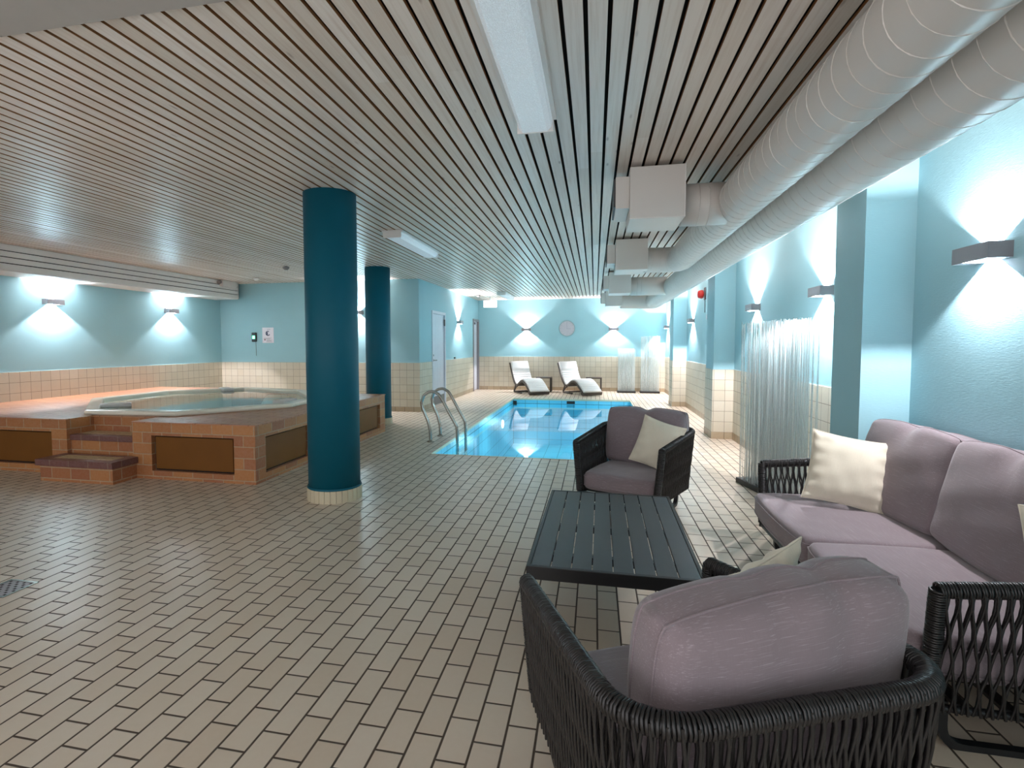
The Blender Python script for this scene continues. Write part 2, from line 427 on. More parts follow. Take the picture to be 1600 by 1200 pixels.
# ================================================================ POOL
pool = thing('swimming_pool', 'rectangular indoor swimming pool of bright turquoise water sunk in the tiled floor', 'swimming pool', ((PX0+PX1)/2, (PY0+PY1)/2, 0))
ox, oy = -(PX0+PX1)/2, -(PY0+PY1)/2
D = -1.15
b = MB(); t = .06
b.box(PX0-t, PX0, PY0-t, PY1+t, D, -.031, ms=(1, 0, 0)); b.box(PX1, PX1+t, PY0-t, PY1+t, D, -.031, ms=(1, 0, 0))
b.box(PX0, PX1, PY0-t, PY0, D, -.031, ms=(1, 0, 0)); b.box(PX0, PX1, PY1, PY1+t, D, -.031, ms=(1, 0, 0))
b.box(PX0-t, PX1+t, PY0-t, PY1+t, D-.05, D, 2)
o = b.build('basin', [M['pool_x'], M['pool_y'], M['pool_floor']], pool, loc=(ox, oy, 0))
b = MB()
b.box(PX0, PX0+.014, PY0, PY1, -.032, .004); b.box(PX1-.014, PX1, PY0, PY1, -.032, .004); b.box(PX0+.014, PX1-.014, PY0, PY0+.014, -.032, .004); b.box(PX0+.014, PX1-.014, PY1-.014, PY1, -.032, .004)
b.build('edge_trim', M['seal'], pool, loc=(ox, oy, 0))
b = MB(); WZ = -.125
b.v = [(PX0, PY0, WZ), (PX1, PY0, WZ), (PX1, PY1, WZ), (PX0, PY1, WZ)]; b.face((0, 1, 2, 3)); b.build('water', M['water'], pool, loc=(ox, oy, 0))
for nm, xx in (('skimmer', -.57), ('inlet', -1.96)):
    b = MB()
    if nm == 'skimmer': b.box(xx-.1, xx+.1, PY1-.012, PY1-.001, -.115, -.045)
    else: b.box(xx-.045, xx+.045, PY1-.03, PY1-.001, -.16, -.06)
    b.build(nm, M['blackbase'], pool, .006, loc=(ox, oy, 0))
for yy in (8.0, 12.0):
    b = MB(); b.lathe([(.09, 0), (.085, .012), (.001, .016)], 24, (PX0+.001, yy, -.42), axis='x', caps=False); lo = b.build('underwater_lamp', M['poollamp'], pool, loc=(ox, oy, 0))
for (xx, yy) in ((PX0+.5, 7.4), (PX0+.5, 10.0), (PX0+.5, 12.6), (PX1-.5, 7.4), (PX1-.5, 10.0), (PX1-.5, 12.6)):  # fill lights added without fixtures, spreading the glow beyond the two wall lamps
    lamp('pool_fill_light', (xx+ox, yy+oy, -.45), POOL_W, (.80, .96, 1), .08, pool)
# ladder
lad = thing('pool_ladder', 'polished steel pool ladder with two hooped handrails at the near left pool edge', 'ladder', (-2.02, 7.55, 0))
for dy in (-.25, .25):
    P = [(-.23, 0), (-.235, .16), (-.27, .30), (-.345, .47), (-.36, .56), (-.33, .65), (-.26, .705), (-.18, .715), (-.10, .67), (-.045, .58), (.03, .44), (.10, .32), (.15, .23), (.16, .12), (.16, -.2), (.16, -.75)]
    pts = resample(round_path([(x, dy, z) for x, z in P], .02, 3), .025)
    b = MB(); b.tube(pts, .021, 14); b.build('handrail', M['steel'], lad)
    b = MB(); b.lathe([(.05, 0), (.05, .006), (.03, .014), (.022, .03)], 24, (-.23, dy, 0)); b.build('floor_flange', M['steel'], lad)
for z in (-.18, -.44, -.70):
    b = MB(); b.box(.125, .21, -.235, .235, z-.02, z+.01); b.build('tread', M['steel'], lad, .006)

# ================================================================ COLUMNS
def column(cx, cy, r, label, base):
    c = thing('round_column', label, 'column', (cx, cy, 0), 0, None)
    b = MB(); b.lathe([(r, .10), (r, H-.002)], 64); b.build('shaft', M['col'], c)
    if base:
        b = MB(); b.lathe([(r+.006, .125), (r+.012, .112), (r+.006, .10)], 64, caps=False); b.build('collar', M['col'], c)
        b = MB(); n = 30
        for i in range(n):
            a0 = 2*PI*i/n; a1 = 2*PI*(i+.93)/n
            T = Matrix.Rotation((a0+a1)/2, 4, 'Z'); hw = (r+.014)*math.sin((a1-a0)/2)
            b.box(r-.01, r+.014, -hw, hw, 0, .108, 0, T=T)
        b.lathe([(r+.008, 0), (r+.008, .1)], 60, mi=1)
        b.build('skirting', [M['seal'], M['grey']], c)
column(-2.285, 4.47, .228, 'nearer of two thick dark blue round columns, with a ring of cream skirting tiles', True)
column(-3.66, 8.85, .215, 'farther dark blue round column, behind the raised whirlpool deck', True)

# ================================================================ WHIRLPOOL PLATFORM
pf = thing('whirlpool_platform', 'raised orange brick platform with brown access panels around the whirlpool', 'platform', (-5.6, 4.7, 0))
ox, oy = 5.6, -4.7
DZ = .59
xR, yFt, yBk = -3.235, 4.69, 8.06
sx0, sx1 = -5.50, -4.665        # stair notch
# tub octagon (outer rim)
OC = [(-5.66, 5.05), (-6.86, 6.24), (-6.86, 7.55), (-5.95, 8.42), (-4.62, 8.10), (-3.72, 6.95), (-3.70, 6.12), (-4.52, 5.12)]
OC = OC[::-1]
cx = sum(p[0] for p in OC)/8; cy = sum(p[1] for p in OC)/8
def inset(d):
    out = []
    for x, y in OC:
        v = Vector((x-cx, y-cy)); l = v.length; v *= (l-d)/l; out.append((cx+v.x, cy+v.y))
    return out
b = MB(); BM = [M['brick_y'], M['brick_x'], M['brick_top'], M['dark']]
def face_with_panels_y(x0, x1, y, pan):     # front faces, recess for panels
    xs = [x0]
    for a, c in pan:
        b.box(xs[-1], a, y, y+.12, 0, DZ-.012, ms=(0, 1, 2)); b.box(a, c, y, y+.12, .45, DZ-.012, ms=(0, 1, 3)); b.box(a, c, y, y+.12, 0, .085, ms=(0, 1, 2)); xs.append(c)
    b.box(xs[-1], x1, y, y+.12, 0, DZ-.012, ms=(0, 1, 2))
face_with_panels_y(XL+.013, sx0, yFt, [(-7.75, -6.85), (-6.68, -5.70)])
face_with_panels_y(sx1, xR, yFt, [(-4.435, -3.475)])
ys = yFt+.12
for a, c in ((4.86, 5.72), (5.96, 6.86), (7.10, 7.86)):
    b.box(xR-.12, xR, ys, a, 0, DZ-.012, ms=(0, 1, 2)); b.box(xR-.12, xR, a, c, .45, DZ-.012, ms=(0, 1, 3)); b.box(xR-.12, xR, a, c, 0, .085, ms=(0, 1, 2)); ys = c
b.box(xR-.12, xR, ys, yBk, 0, DZ-.012, ms=(0, 1, 2))
b.box(-5.9, xR-.12, yBk-.12, yBk, 0, DZ-.012, ms=(0, 1, 2))
b.box(sx0-.1, sx0, yFt+.12, 5.05, 0, DZ-.012, ms=(0, 1, 2)); b.box(sx1, sx1+.1, yFt+.12, 5.05, 0, DZ-.012, ms=(0, 1, 2))
b.box(sx0, sx1, 5.02, 5.10, 0, DZ-.012, ms=(0, 1, 2))
b.box(XL+.013, -5.9, yBk+.5, yBk+.66, 0, DZ-.012, ms=(0, 1, 2)); b.box(-5.9, -5.8, yBk-.12, yBk+.66, 0, DZ-.012, ms=(0, 1, 2))
b.build('brick_wall', BM, pf, loc=(ox, oy, 0))
# deck slab pieces around the tub: polygons between outline and octagon
b = MB()
I = inset(.05)
def q(pts): b.prism(pts, DZ-.012, DZ, 0)
fL, mL, mL2, bL, bR, mR2, mR, fR = I[7], I[6], I[5], I[4], I[3], I[2], I[1], I[0]
e = .012
q([(XL+.012, yFt-e), (sx0, yFt-e), (sx0, fL[1]), fL, mL, (XL+.012, mL[1])])
q([(XL+.012, mL[1]), mL, mL2, (XL+.012, mL2[1])])
q([(XL+.012, mL2[1]), mL2, bL, (-5.8, bL[1]), (-5.8, yBk+.66), (XL+.012, yBk+.66)])
q([(sx1, yFt-e), (xR+e, yFt-e), (xR+e, mR[1]), mR, fR, (sx1, fR[1])])
q([mR, (xR+e, mR[1]), (xR+e, mR2[1]), mR2])
q([mR2, (xR+e, mR2[1]), (xR+e, yBk), (bR[0], yBk), bR])
q([(sx0, 5.0), (sx1, 5.0), fR, fL])
b.build('deck', M['deck'], pf, loc=(ox, oy, 0))
# access panels: loose boards set into the recesses
def panel(x0, x1, y0, y1, z0=.105, z1=.435):
    b = MB(); b.box(x0, x1, y0, y1, z0, z1); b.build('access_panel', M['panel'], pf, .003, loc=(ox, oy, 0))
    b = MB()
    if x1-x0 > y1-y0: b.box(x0-.04, x1+.04, y1+.01, y1+.02, .085, .452)
    else: b.box(x0-.02, x0-.01, y0-.04, y1+.04, .085, .452)
    b.build('panel_recess', M['dark'], pf, loc=(ox, oy, 0))
for a, c in ((-7.73, -6.88), (-6.66, -5.73), (-4.405, -3.505)): panel(a, c, yFt+.025, yFt+.045)
for a, c in ((4.89, 5.69), (5.99, 6.83), (7.13, 7.83)): panel(xR-.045, xR-.025, a, c)
# stairs
b = MB()
b.box(sx0, sx1, yFt+.05, 5.02, 0, .36, ms=(0, 1, 2)); b.build('stair_block', BM, pf, loc=(ox, oy, 0))
b = MB(); b.box(sx0, sx1, yFt+.035, yFt+.12, .36, .42, 0); b.box(sx0, sx1, yFt+.12, 5.02, .36, .418, 1); b.build('upper_tread', [M['maroon'], M['tread']], pf, .004, loc=(ox, oy, 0))
b = MB(); b.box(-5.51, -4.625, 4.40, yFt-.001, 0, .16, ms=(0, 1, 2)); b.build('lower_step', BM, pf, loc=(ox, oy, 0))
b = MB(); b.ring([(-5.54, 4.37), (-4.60, 4.37), (-4.60, yFt-.001), (-5.54, yFt-.001)], [(-5.43, 4.47), (-4.71, 4.47), (-4.71, yFt-.05), (-5.43, yFt-.05)], .16, .225, 0)
b.box(-5.43, -4.71, 4.47, yFt-.05, .16, .222, 1); b.build('lower_tread', [M['maroon'], M['tread']], pf, .004, loc=(ox, oy, 0))
# tub
tub = thing('hot_tub', 'octagonal cream acrylic whirlpool tub full of pale water, set in the brick platform', 'hot tub', (cx, cy, DZ))
b = MB()
def rings(levels):
    n = 8; bb = len(b.v)
    for d, z in levels: b.v.extend([(x-cx, y-cy, z) for x, y in inset(d)])
    for i in range(len(levels)-1):
        for j in range(n): b.face((bb+i*n+j, bb+i*n+(j+1) % n, bb+(i+1)*n+(j+1) % n, bb+(i+1)*n+j))
    return bb, n, len(levels)
bb, n, Lv = rings([(0, .001), (-.012, .02), (0, .042), (.03, .05), (.15, .05), (.165, .042), (.17, -.02), (.32, -.03), (.34, -.06), (.40, -.30), (.75, -.34), (.80, -.40), (.95, -.55)])
b.face(tuple(bb+(Lv-1)*n+j for j in range(n)))
b.build('shell', M['rim'], tub, .008)
b = MB(); b.v = [(x-cx, y-cy, .012) for x, y in inset(.168)]; b.face(tuple(range(8))); b.build('water', M['tubwater'], tub)
for (px, py, a) in ((-5.86, 5.66, 45), (-6.1, 8.08, -40), (-4.02, 6.5, 90)):
    b = MB(); T = Matrix.Translation((px-cx, py-cy, .04)) @ Matrix.Rotation(R(a), 4, 'Z')
    b.box(-.17, .17, -.085, .085, -.03, .02, T=T); b.build('head_rest', M['glassgrey'], tub, .015)

# ================================================================ WALL LAMPS
def make_sconce(label):
    s = thing('wall_lamp', label, 'lamp', (0, 0, 0), 0, None)
    # local: wall plane x=0, lamp protrudes to -x; long axis y
    b = MB(); a, h, d, t = .135, .04, .105, .004
    b.box(-d, -d+t, -a, a, -h, h); b.box(-d+t, 0, -a, -a+t, -h, h); b.box(-d+t, 0, a-t, a, -h, h)
    for z0, z1 in ((-h, -h+t), (h-t, h)):
        b.box(-d+t, 0, -a+t, -.053, z0, z1); b.box(-d+t, 0, .053, a-t, z0, z1)
    b.build('housing', M['greymetal'], s)
    b = MB(); b.box(-.006, 0, -.05, .05, -.035, .035); b.build('back_plate', M['greymetal'], s)
    return s
sc0 = None; G = 'up and down wall lamps'
def sconce(loc, rz, label):
    global sc0
    if sc0 is None: sc0 = make_sconce(label); s = sc0
    else: s = copy_tree(sc0)
    s.location = loc; s.rotation_euler = (0, 0, rz); s['label'] = label; s['group'] = G
    return s
SC = [((XR, 3.245, 1.82), 0, 'grey box wall lamp nearest the camera, on the blue right wall above the sofa'),
      ((XR, 5.24, 1.815), 0, 'grey box wall lamp above the near end of the clear rod screen, right wall'),
      ((XR, 7.30, 1.81), 0, 'grey box wall lamp on the right wall above the far end of the rod screen'),
      ((XR, 9.78, 1.82), 0, 'wall lamp half hidden behind the nearer tiled pilaster on the right wall'),
      ((XR, 11.75, 1.83), 0, 'wall lamp on the right wall just beyond and below the red alarm'),
      ((XR, 14.25, 1.86), 0, 'small wall lamp just showing past the farther pilaster on the right wall'),
      ((XR, 15.6, 1.82), 0, 'wall lamp farthest down the right wall, close to the far corner'),
      ((-1.99, YF, 1.80), PI/2, 'wall lamp on the far wall, left of the clock, above the loungers'),
      ((.52, YF, 1.79), PI/2, 'wall lamp on the far wall, right of the clock, below the last duct box'),
      ((XC, 13.72, 1.94), PI, 'wall lamp on the corridor wall between the white door and the corner door'),
      ((-4.79, YB, 2.03), PI/2, 'wall lamp glimpsed between the two blue columns'),
      ((XL, 6.68, 2.03), PI, 'wall lamp on the left wall nearest the left picture edge'),
      ((XL, 9.03, 2.03), PI, 'wall lamp on the left wall nearer the corner behind the whirlpool')]
for loc, rz, lab in SC:
    s = sconce(loc, rz, lab)
    lamp('bulb', (-.062, 0, 0), SCONCE_W, (1.0, .935, .985), .005, s)
# thin cable trunking above the two left lamps
for yy in (6.68, 9.03):
    b = MB(); b.box(XL, XL+.012, yy-.10, yy-.085, 2.075, 2.343); b.box(XL, XL+.02, yy-.10, yy+.13, 2.325, 2.343)
    tag(b.build('cable_trunking', M['white']), 'thin white cable trunking above the left wall lamp '+('near the picture edge' if yy < 8 else 'near the back corner'), 'cable', 'cable trunking on the left wall')

# ================================================================ CEILING LIGHTS
def tube_light(x, y0, y1, w, label):
    s = thing('ceiling_light', label, 'lamp', (x, (y0+y1)/2, H-.001), 0, 'fluorescent ceiling lights')
    L = (y1-y0)/2
    b = MB(); b.box(-w*.62, w*.62, -L-.01, L+.01, -.022, 0); b.build('mounting_tray', M['white'], s, .003)
    b = MB(); hw = w/2
    prof = [(-hw, -.022), (-hw*.93, -.062), (-hw*.7, -.085), (hw*.7, -.085), (hw*.93, -.062), (hw, -.022)]
    bb = len(b.v)
    for yy in (-L, L): b.v += [(px, yy, pz) for px, pz in prof]
    n = len(prof)
    for i in range(n-1): b.face((bb+i, bb+i+1, bb+n+i+1, bb+n+i), 0)
    b.face(tuple(range(bb, bb+n))[::-1]); b.face(tuple(range(bb+n, bb+2*n)))
    b.build('diffuser', M['diff'], s)
    for y_ in (-L-.014, L+.002): b = MB(); b.box(-hw-.006, hw+.006, y_, y_+.012, -.088, -.001); b.build('end_cap', M['white'], s, .003)
tube_light(-.35, 1.72, 3.24, .20, 'large fluorescent ceiling light overhead at the top of the picture')
tube_light(-2.29, 6.0, 7.5, .21, 'fluorescent ceiling light right of the near blue column')
tube_light(-2.30, 13.55, 15.05, .21, 'small distant fluorescent ceiling light beside the exit sign')
e = thing('exit_sign', 'glowing white box exit sign hung from the ceiling near the corner door', 'sign', (-2.86, 15.0, H))
b = MB(); b.box(-.02, .02, -.02, .02, -.11, 0); b.build('bracket', M['white'], e)
b = MB(); b.box(-.18, .18, -.03, .03, -.29, -.11); b.build('light_panel', M['exit'], e, .006)
M['faint'] = emit('pale_green_print', (.35, .6, .5, 1), .6, srgb(150, 170, 165)).m
b = MB()
b.box(-.14, -.115, -.034, -.0305, -.235, -.16); b.v += [(-.10, -.033, -.235), (-.16, -.033, -.198), (-.10, -.033, -.16)]; b.face((8, 9, 10)); b.build('arrow_mark', M['faint'], e)
b = MB(); b.box(.115, .145, -.034, -.0305, -.24, -.16); b.build('doorway_mark', M['faint'], e)
for (x, y, lab) in ((-5.08, 8.33, 'small smoke detector on the ceiling left of the near column'), (-3.07, 14.4, 'small smoke detector on the ceiling above the exit sign'), (-6.5, 9.6, 'small ceiling fitting by the back wall above the whirlpool')):
    o = MB().lathe([(.02, 0), (.055, -.012), (.055, -.03), (.03, -.06), (.001, -.062)], 20, (0, 0, 0), caps=False).build('smoke_detector', M['grey' if x > -6 else 'white'])
    o.location = (x, y, H); tag(o, lab, 'detector', 'ceiling detectors')
o = thing('emergency_light', 'white emergency light box at the end of the boarded beam over the whirlpool', 'light box', (-7.44, 9.95, 2.63))
b = MB(); b.box(.001, .09, -.22, .22, -.07, .06); b.build('case', M['white'], o, .01)
b = MB(); b.tube([(.03, -.24, .02), (.05, -.30, .0)], .04, 12); b.build('lamp_head', M['grey'], o)

# ================================================================ DUCTS
def duct(name, path, r, label, pitch=.125):
    d = thing(name, label, 'duct', path[0])
    o = Vector(path[0])
    pts = [p-o for p in resample(round_path([Vector(p) for p in path], .30, 10), .05)]
    b = MB(); b.tube(pts, r, 40); b.build('pipe', M['duct'], d)
    # spiral seam
    hel = []; L = 0; N = 22
    tot = sum((c-a).length for a, c in zip(pts, pts[1:]))
    turns = tot/pitch; steps = int(turns*N); cum = [0]
    for a, c in zip(pts, pts[1:]): cum.append(cum[-1]+(c-a).length)
    j = 0
    for i in range(steps+1):
        t = tot*i/steps
        while j < len(cum)-2 and cum[j+1] < t: j += 1
        f = (t-cum[j])/(cum[j+1]-cum[j]); p = pts[j].lerp(pts[j+1], f)
        tg = (pts[j+1]-pts[j]).normalized(); s1 = tg.cross(Vector((0, 0, 1))).normalized(); u1 = s1.cross(tg)
        a = 2*PI*i/N; hel.append(p+(s1*math.cos(a)+u1*math.sin(a))*(r+.0005))
    b = MB(); b.tube(hel, .0028, 4); b.build('spiral_seam', M['duct'], d)
    return d
D1 = duct('ventilation_duct', [(1.02, YN, 2.415), (1.02, 7.28, 2.415), (.60, 7.28, 2.43)], .155, 'white spiral ventilation duct nearer the room, ending at the second duct box')
D2 = duct('ventilation_duct', [(1.372, YN, 2.392), (1.372, 13.85, 2.392), (.60, 13.85, 2.42)], .186, 'white spiral ventilation duct along the right wall, reaching the last duct box')
def airbox(y, x1, z0, br, label):
    o = thing('duct_box', label, 'duct box', (.24, y, z0), 0, 'white sheet metal duct boxes')
    b = MB(); b.box(0, .385, 0, .50, 0, H-z0-.03); b.build('casing', M['duct'], o, .004)
    b = MB(); b.box(-.10, -.001, .02, .48, .085, H-z0-.09); b.build('outlet_neck', M['duct'], o, .003)
    b = MB(); b.box(-.112, -.10, .03, .47, .10, H-z0-.10); b.build('grille', M['plate'], o)
    b = MB(); b.box(-.001, .386, -.002, 0, .0, .006); b.box(.379, .386, -.004, 0, 0, H-z0-.03); b.build('seam', M['white'], o)
    if br:
        b = MB(); b.tube([(.386, .25, br[1]-z0), (x1-.24, .25, br[1]-z0)], br[0], 36); b.build('branch_pipe', M['duct'], o)
        b = MB()
        for xx in (.50, .57): b.tube(arc((.25, br[1]-z0), br[0]+.002, 0, 360, 36, 'yz', xx), .004, 5); 
        b.build('pipe_rib', M['duct'], o)
airbox(4.20, .95, 2.285, (.155, 2.42), 'largest and nearest white duct box under the slatted ceiling')
airbox(7.03, .7, 2.285, None, 'second white duct box from the camera')
airbox(10.2, 1.25, 2.28, (.165, 2.42), 'third white duct box, fed by the duct along the wall')
airbox(13.6, .7, 2.28, None, 'farthest white duct box, just in front of the far wall')

# ================================================================ SMALL WALL THINGS
o = thing('wall_clock', 'round pale wall clock between the two lamps on the far wall', 'clock', (-.80, YF, 1.825))
b = MB(); b.lathe([(.235, 0), (.235, -.035), (.215, -.04), (.21, -.03)], 48, axis='y', caps=False); M['clockrim'] = plain('pale_grey_rim', srgb(150, 176, 182), .5)
M['clockmark'] = plain('light_grey_marks', srgb(158, 158, 172), .5)
b.build('rim', M['clockrim'], o)
b = MB(); b.lathe([(.001, -.028), (.212, -.028)], 48, axis='y', caps=False)
b.build('face', M['clockface'], o)
for i in range(12):
    b = MB(); T = Matrix.Rotation(2*PI*i/12, 4, 'Y'); b.box(-.006, .006, -.031, -.029, .165, .195, T=T); b.build('hour_mark', M['clockmark'], o)
for a, L, wd in ((100, .11, .012), (355, .16, .008)):
    b = MB(); T = Matrix.Rotation(R(a), 4, 'Y'); b.box(-wd/2, wd/2, -.034, -.032, -.02, L, T=T); b.build('hand', M['clockmark'], o)
o = thing('fire_alarm', 'red fire alarm sounder on a dark plate high on the right wall', 'alarm', (XR, 10.62, 2.27))
b = MB(); b.box(-.02, 0, -.13, -.01, -.11, .11); b.build('back_plate', M['plate'], o, .004)
b = MB(); b.lathe([(.075, -.02), (.08, -.05), (.07, -.10), (.04, -.115), (.001, -.117)], 24, (0, .06, 0), axis='x', caps=False); b.build('sounder', M['red'], o)
b = MB(); b.tube([(-.005, -.06, -.11), (-.005, -.06, -.34)], .005, 6); b.build('cable', M['plate'], o)
o = thing('wall_thermometer', 'small black wall display with a green light above the whirlpool', 'display', (-7.19, YB, 1.54))
b = MB(); b.box(-.055, .055, -.04, 0, -.10, .10); b.build('case', M['black'], o, .012)
b = MB(); b.box(-.03, .03, -.043, -.0405, -.035, .03); b.build('green_light', M['led'], o)
b = MB(); b.tube([(.03, -.006, -.10), (.035, -.006, -.40)], .004, 6); b.build('cable', M['plate'], o)
o = thing('notice_sheet', 'laminated white notice with a dark blue emblem beside the green display', 'notice', (-6.865, YB, 1.585))
b = MB(); b.box(-.135, .135, -.004, 0, -.17, .16); b.build('sheet', M['paper'], o)
b = MB(); b.tube(arc((0, .035), .045, 60, 330, 16, 'xz', -.006), .009, 6); b.box(-.03, -.005, -.008, -.005, .0, .06); b.build('emblem', M['ink'], o)
for a, c, z in ((-.1, .09, -.07), (-.1, .05, -.09), (-.04, .1, -.11), (-.04, .08, -.13), (-.04, .1, -.15), (-.02, .06, .115)):
    b = MB(); b.box(a, c, -.006, -.0045, z, z+.008); b.build('text_line', M['inkgrey'], o)
b = MB(); b.box(-.09, -.06, -.006, -.0045, -.115, -.09); b.build('red_mark', M['inkred'], o)
o = MB().box(0, .03, -.05, .05, -.02, .02).build('wall_hook', M['black'], None, .006); o.location = (XC, 13.3, 1.03)
tag(o, 'small black hook on the corridor wall right of the white door', 'hook')
o = thing('floor_drain', 'square perforated steel floor drain at the left edge of the floor', 'drain', (-3.24, 2.37, 0))
b = MB(); b.ring([(-.1, -.1), (.1, -.1), (.1, .1), (-.1, .1)], [(-.085, -.085), (.085, -.085), (.085, .085), (-.085, .085)], 0, .004); b.build('frame', M['steel'], o)
b = MB(); b.box(-.084, .084, -.084, .084, 0, .002, 0)
for i in range(7):
    for j in range(7):
        if (i+j) % 2 == 0: b.box(-.078+i*.024, -.064+i*.024, -.078+j*.024, -.064+j*.024, .002, .0026, 1)
b.build('grate', [M['greymetal'], M['dark']], o)

# ================================================================ ROD SCREENS
def rod_screen(loc, rz, L, W, hgt, nx, ny, lean, label, seed, splay=.12):
    rnd = random.Random(seed)
    o = thing('rod_screen', label, 'screen', loc, rz, 'screens of clear upright rods')
    b = MB(); b.box(-W/2, W/2, -L/2, L/2, 0, .05); b.build('base', M['blackbase'], o, .004)
    b = MB()
    for i in range(nx):
        for j in range(ny):
            x = -W/2+W*(i+.5)/nx+rnd.uniform(-.01, .01); y = -L/2+.02+(L-.04)*(j+.5)/ny+rnd.uniform(-.006, .006)
            u = (j+.5)/ny-.5; h = hgt*(1+rnd.uniform(-.012, .006))
            dx, dy = rnd.uniform(-.02, .02), u*2*splay+rnd.uniform(-.02, .02)+lean
            pts = [(x+dx*t*t, y+dy*t**1.6, .045+(h-.045)*t) for t in (0, .25, .5, .75, 1)]
            b.tube(pts, .0042, 5)
    r = b.build('rods', M['acryl'], o); r['kind'] = 'stuff'
rod_screen((1.59, 5.33, 0), R(13), .96, .22, 1.575, 5, 58, 0, 'tall screen of clear upright rods on a black base behind the sofa', 1, .0)
rod_screen((.87, 15.85, 0), PI/2, .50, .34, 1.235, 5, 30, 0, 'shorter screen of clear rods by the far wall, right of the loungers', 2, .0)
rod_screen((1.50, 15.85, 0), PI/2, .52, .34, 1.575, 5, 30, 0, 'taller screen of clear rods standing in the far right corner', 3, .0)

# ================================================================ LOUNGERS and side tables
LP = [(0, .84), (.10, .66), (.20, .50), (.30, .365), (.40, .275), (.50, .235), (.62, .27), (.74, .335), (.86, .375), (.98, .375), (1.10, .33), (1.22, .26), (1.34, .18), (1.46, .095)]
def smooth(P, n=4):
    out = []
    for i in range(len(P)-1):
        p0, p1, p2, p3 = P[max(i-1, 0)], P[i], P[i+1], P[min(i+2, len(P)-1)]
        for q in range(n):
            t = q/n
            out.append(tuple(.5*((2*p1[k])+(-p0[k]+p2[k])*t+(2*p0[k]-5*p1[k]+4*p2[k]-p3[k])*t*t+(-p0[k]+3*p1[k]-3*p2[k]+p3[k])*t**3) for k in (0, 1)))
    out.append(P[-1]); return out
def strip(b, P, w, th, mi=0, off=0):
    """slab following profile P (s along local -y.. here +y to foot), thickness th below"""
    bb = len(b.v); n = len(P)
    for i, (s, z) in enumerate(P):
        a = P[max(i-1, 0)]; c = P[min(i+1, n-1)]; t = Vector((c[0]-a[0], c[1]-a[1])).normalized(); nn = Vector((-t.y, t.x))
        if nn.y < 0: nn = -nn
        for k in (off, off-th):
            for x in (-w/2, w/2): b.v.append((x, s+nn.x*k, z+nn.y*k))
    for i in range(n-1):
        p, q_ = bb+i*4, bb+(i+1)*4
        b.face((p, p+1, q_+1, q_), mi, True); b.face((p+2, q_+2, q_+3, p+3), mi, True); b.face((p, q_, q_+2, p+2), mi); b.face((p+1, p+3, q_+3, q_+1), mi)
    b.face((bb, bb+2, bb+3, bb+1), mi); e_ = bb+(n-1)*4; b.face((e_, e_+1, e_+3, e_+2), mi)
lg = thing('sun_lounger', 'wave shaped lounger with white quilted pad nearer the left, by the far wall', 'sun lounger', (-2.16, 15.78, 0), 0, 'wave loungers at the far end of the pool')
b = MB(); P = smooth(LP); strip(b, P, .58, .045); b.build('shell', M['rattan'], lg)
b = MB()
for xx in (-.27, .27):
    b.tube(round_path([(xx, .12, .60), (xx, .42, .22), (xx, .30, .025), (xx, .85, .025)], .04, 4), .022, 6)
    b.tube([(xx, .30, .025), (xx, .44, .15), (xx, .60, .22)], .02, 6)
b.box(-.27, .27, .28, .32, .005, .045)
b.build('leg_frame', M['rattan'], lg)
b = MB(); strip(b, [(1.38, .125), (1.47, .085)], .58, .075, 0, .0); b.build('foot_edge', M['rattan'], lg)
pad = []; Q = resample([(0, s, z) for s, z in P], .0105)
for i, p in enumerate(Q): pad.append((p.y, p.z))
b = MB(); bb = 0; n = len(pad)
for i, (s, z) in enumerate(pad):
    a = pad[max(i-1, 0)]; c = pad[min(i+1, n-1)]; t = Vector((c[0]-a[0], c[1]-a[1])).normalized(); nn = Vector((-t.y, t.x))
    if nn.y < 0: nn = -nn
    k = .035+.016*abs(math.sin(PI*i/7))
    if i < 24: k = .07
    for x, kk in ((-.265, .004), (-.27, k*.7), (-.24, k), (.24, k), (.27, k*.7), (.265, .004)): b.v.append((x, s+nn.x*kk, z+nn.y*kk))
for i in range(n-1):
    for j in range(6): b.face((i*6+j, i*6+(j+1) % 6, (i+1)*6+(j+1) % 6, (i+1)*6+j), 0, True)
b.face(tuple(range(6))); b.face(tuple((n-1)*6+j for j in range(6)))
b.build('quilted_pad', M['whitepad'], lg)
ANG = R(180+30)
lg.rotation_euler = (0, 0, ANG)
lg2 = copy_tree(lg); lg2.location = (-.78, 15.82, 0); lg2['label'] = 'wave shaped lounger with white quilted pad, right of the other, below the clock'
st = thing('side_table', 'low dark side table between the two loungers', 'table', (-1.42, 15.75, 0), 0, 'side tables beside the loungers')
b = MB(); b.box(-.22, .22, -.2, .2, .39, .425); b.build('tabletop', M['rattan'], st, .005)
for x in (-.195, .195):
    for y in (-.175, .175): b = MB(); b.box(x-.022, x+.022, y-.022, y+.022, 0, .39); b.build('leg', M['rattan'], st)
s2 = copy_tree(st); s2.location = (-.02, 15.8, 0); s2['label'] = 'low dark side table right of the right lounger'

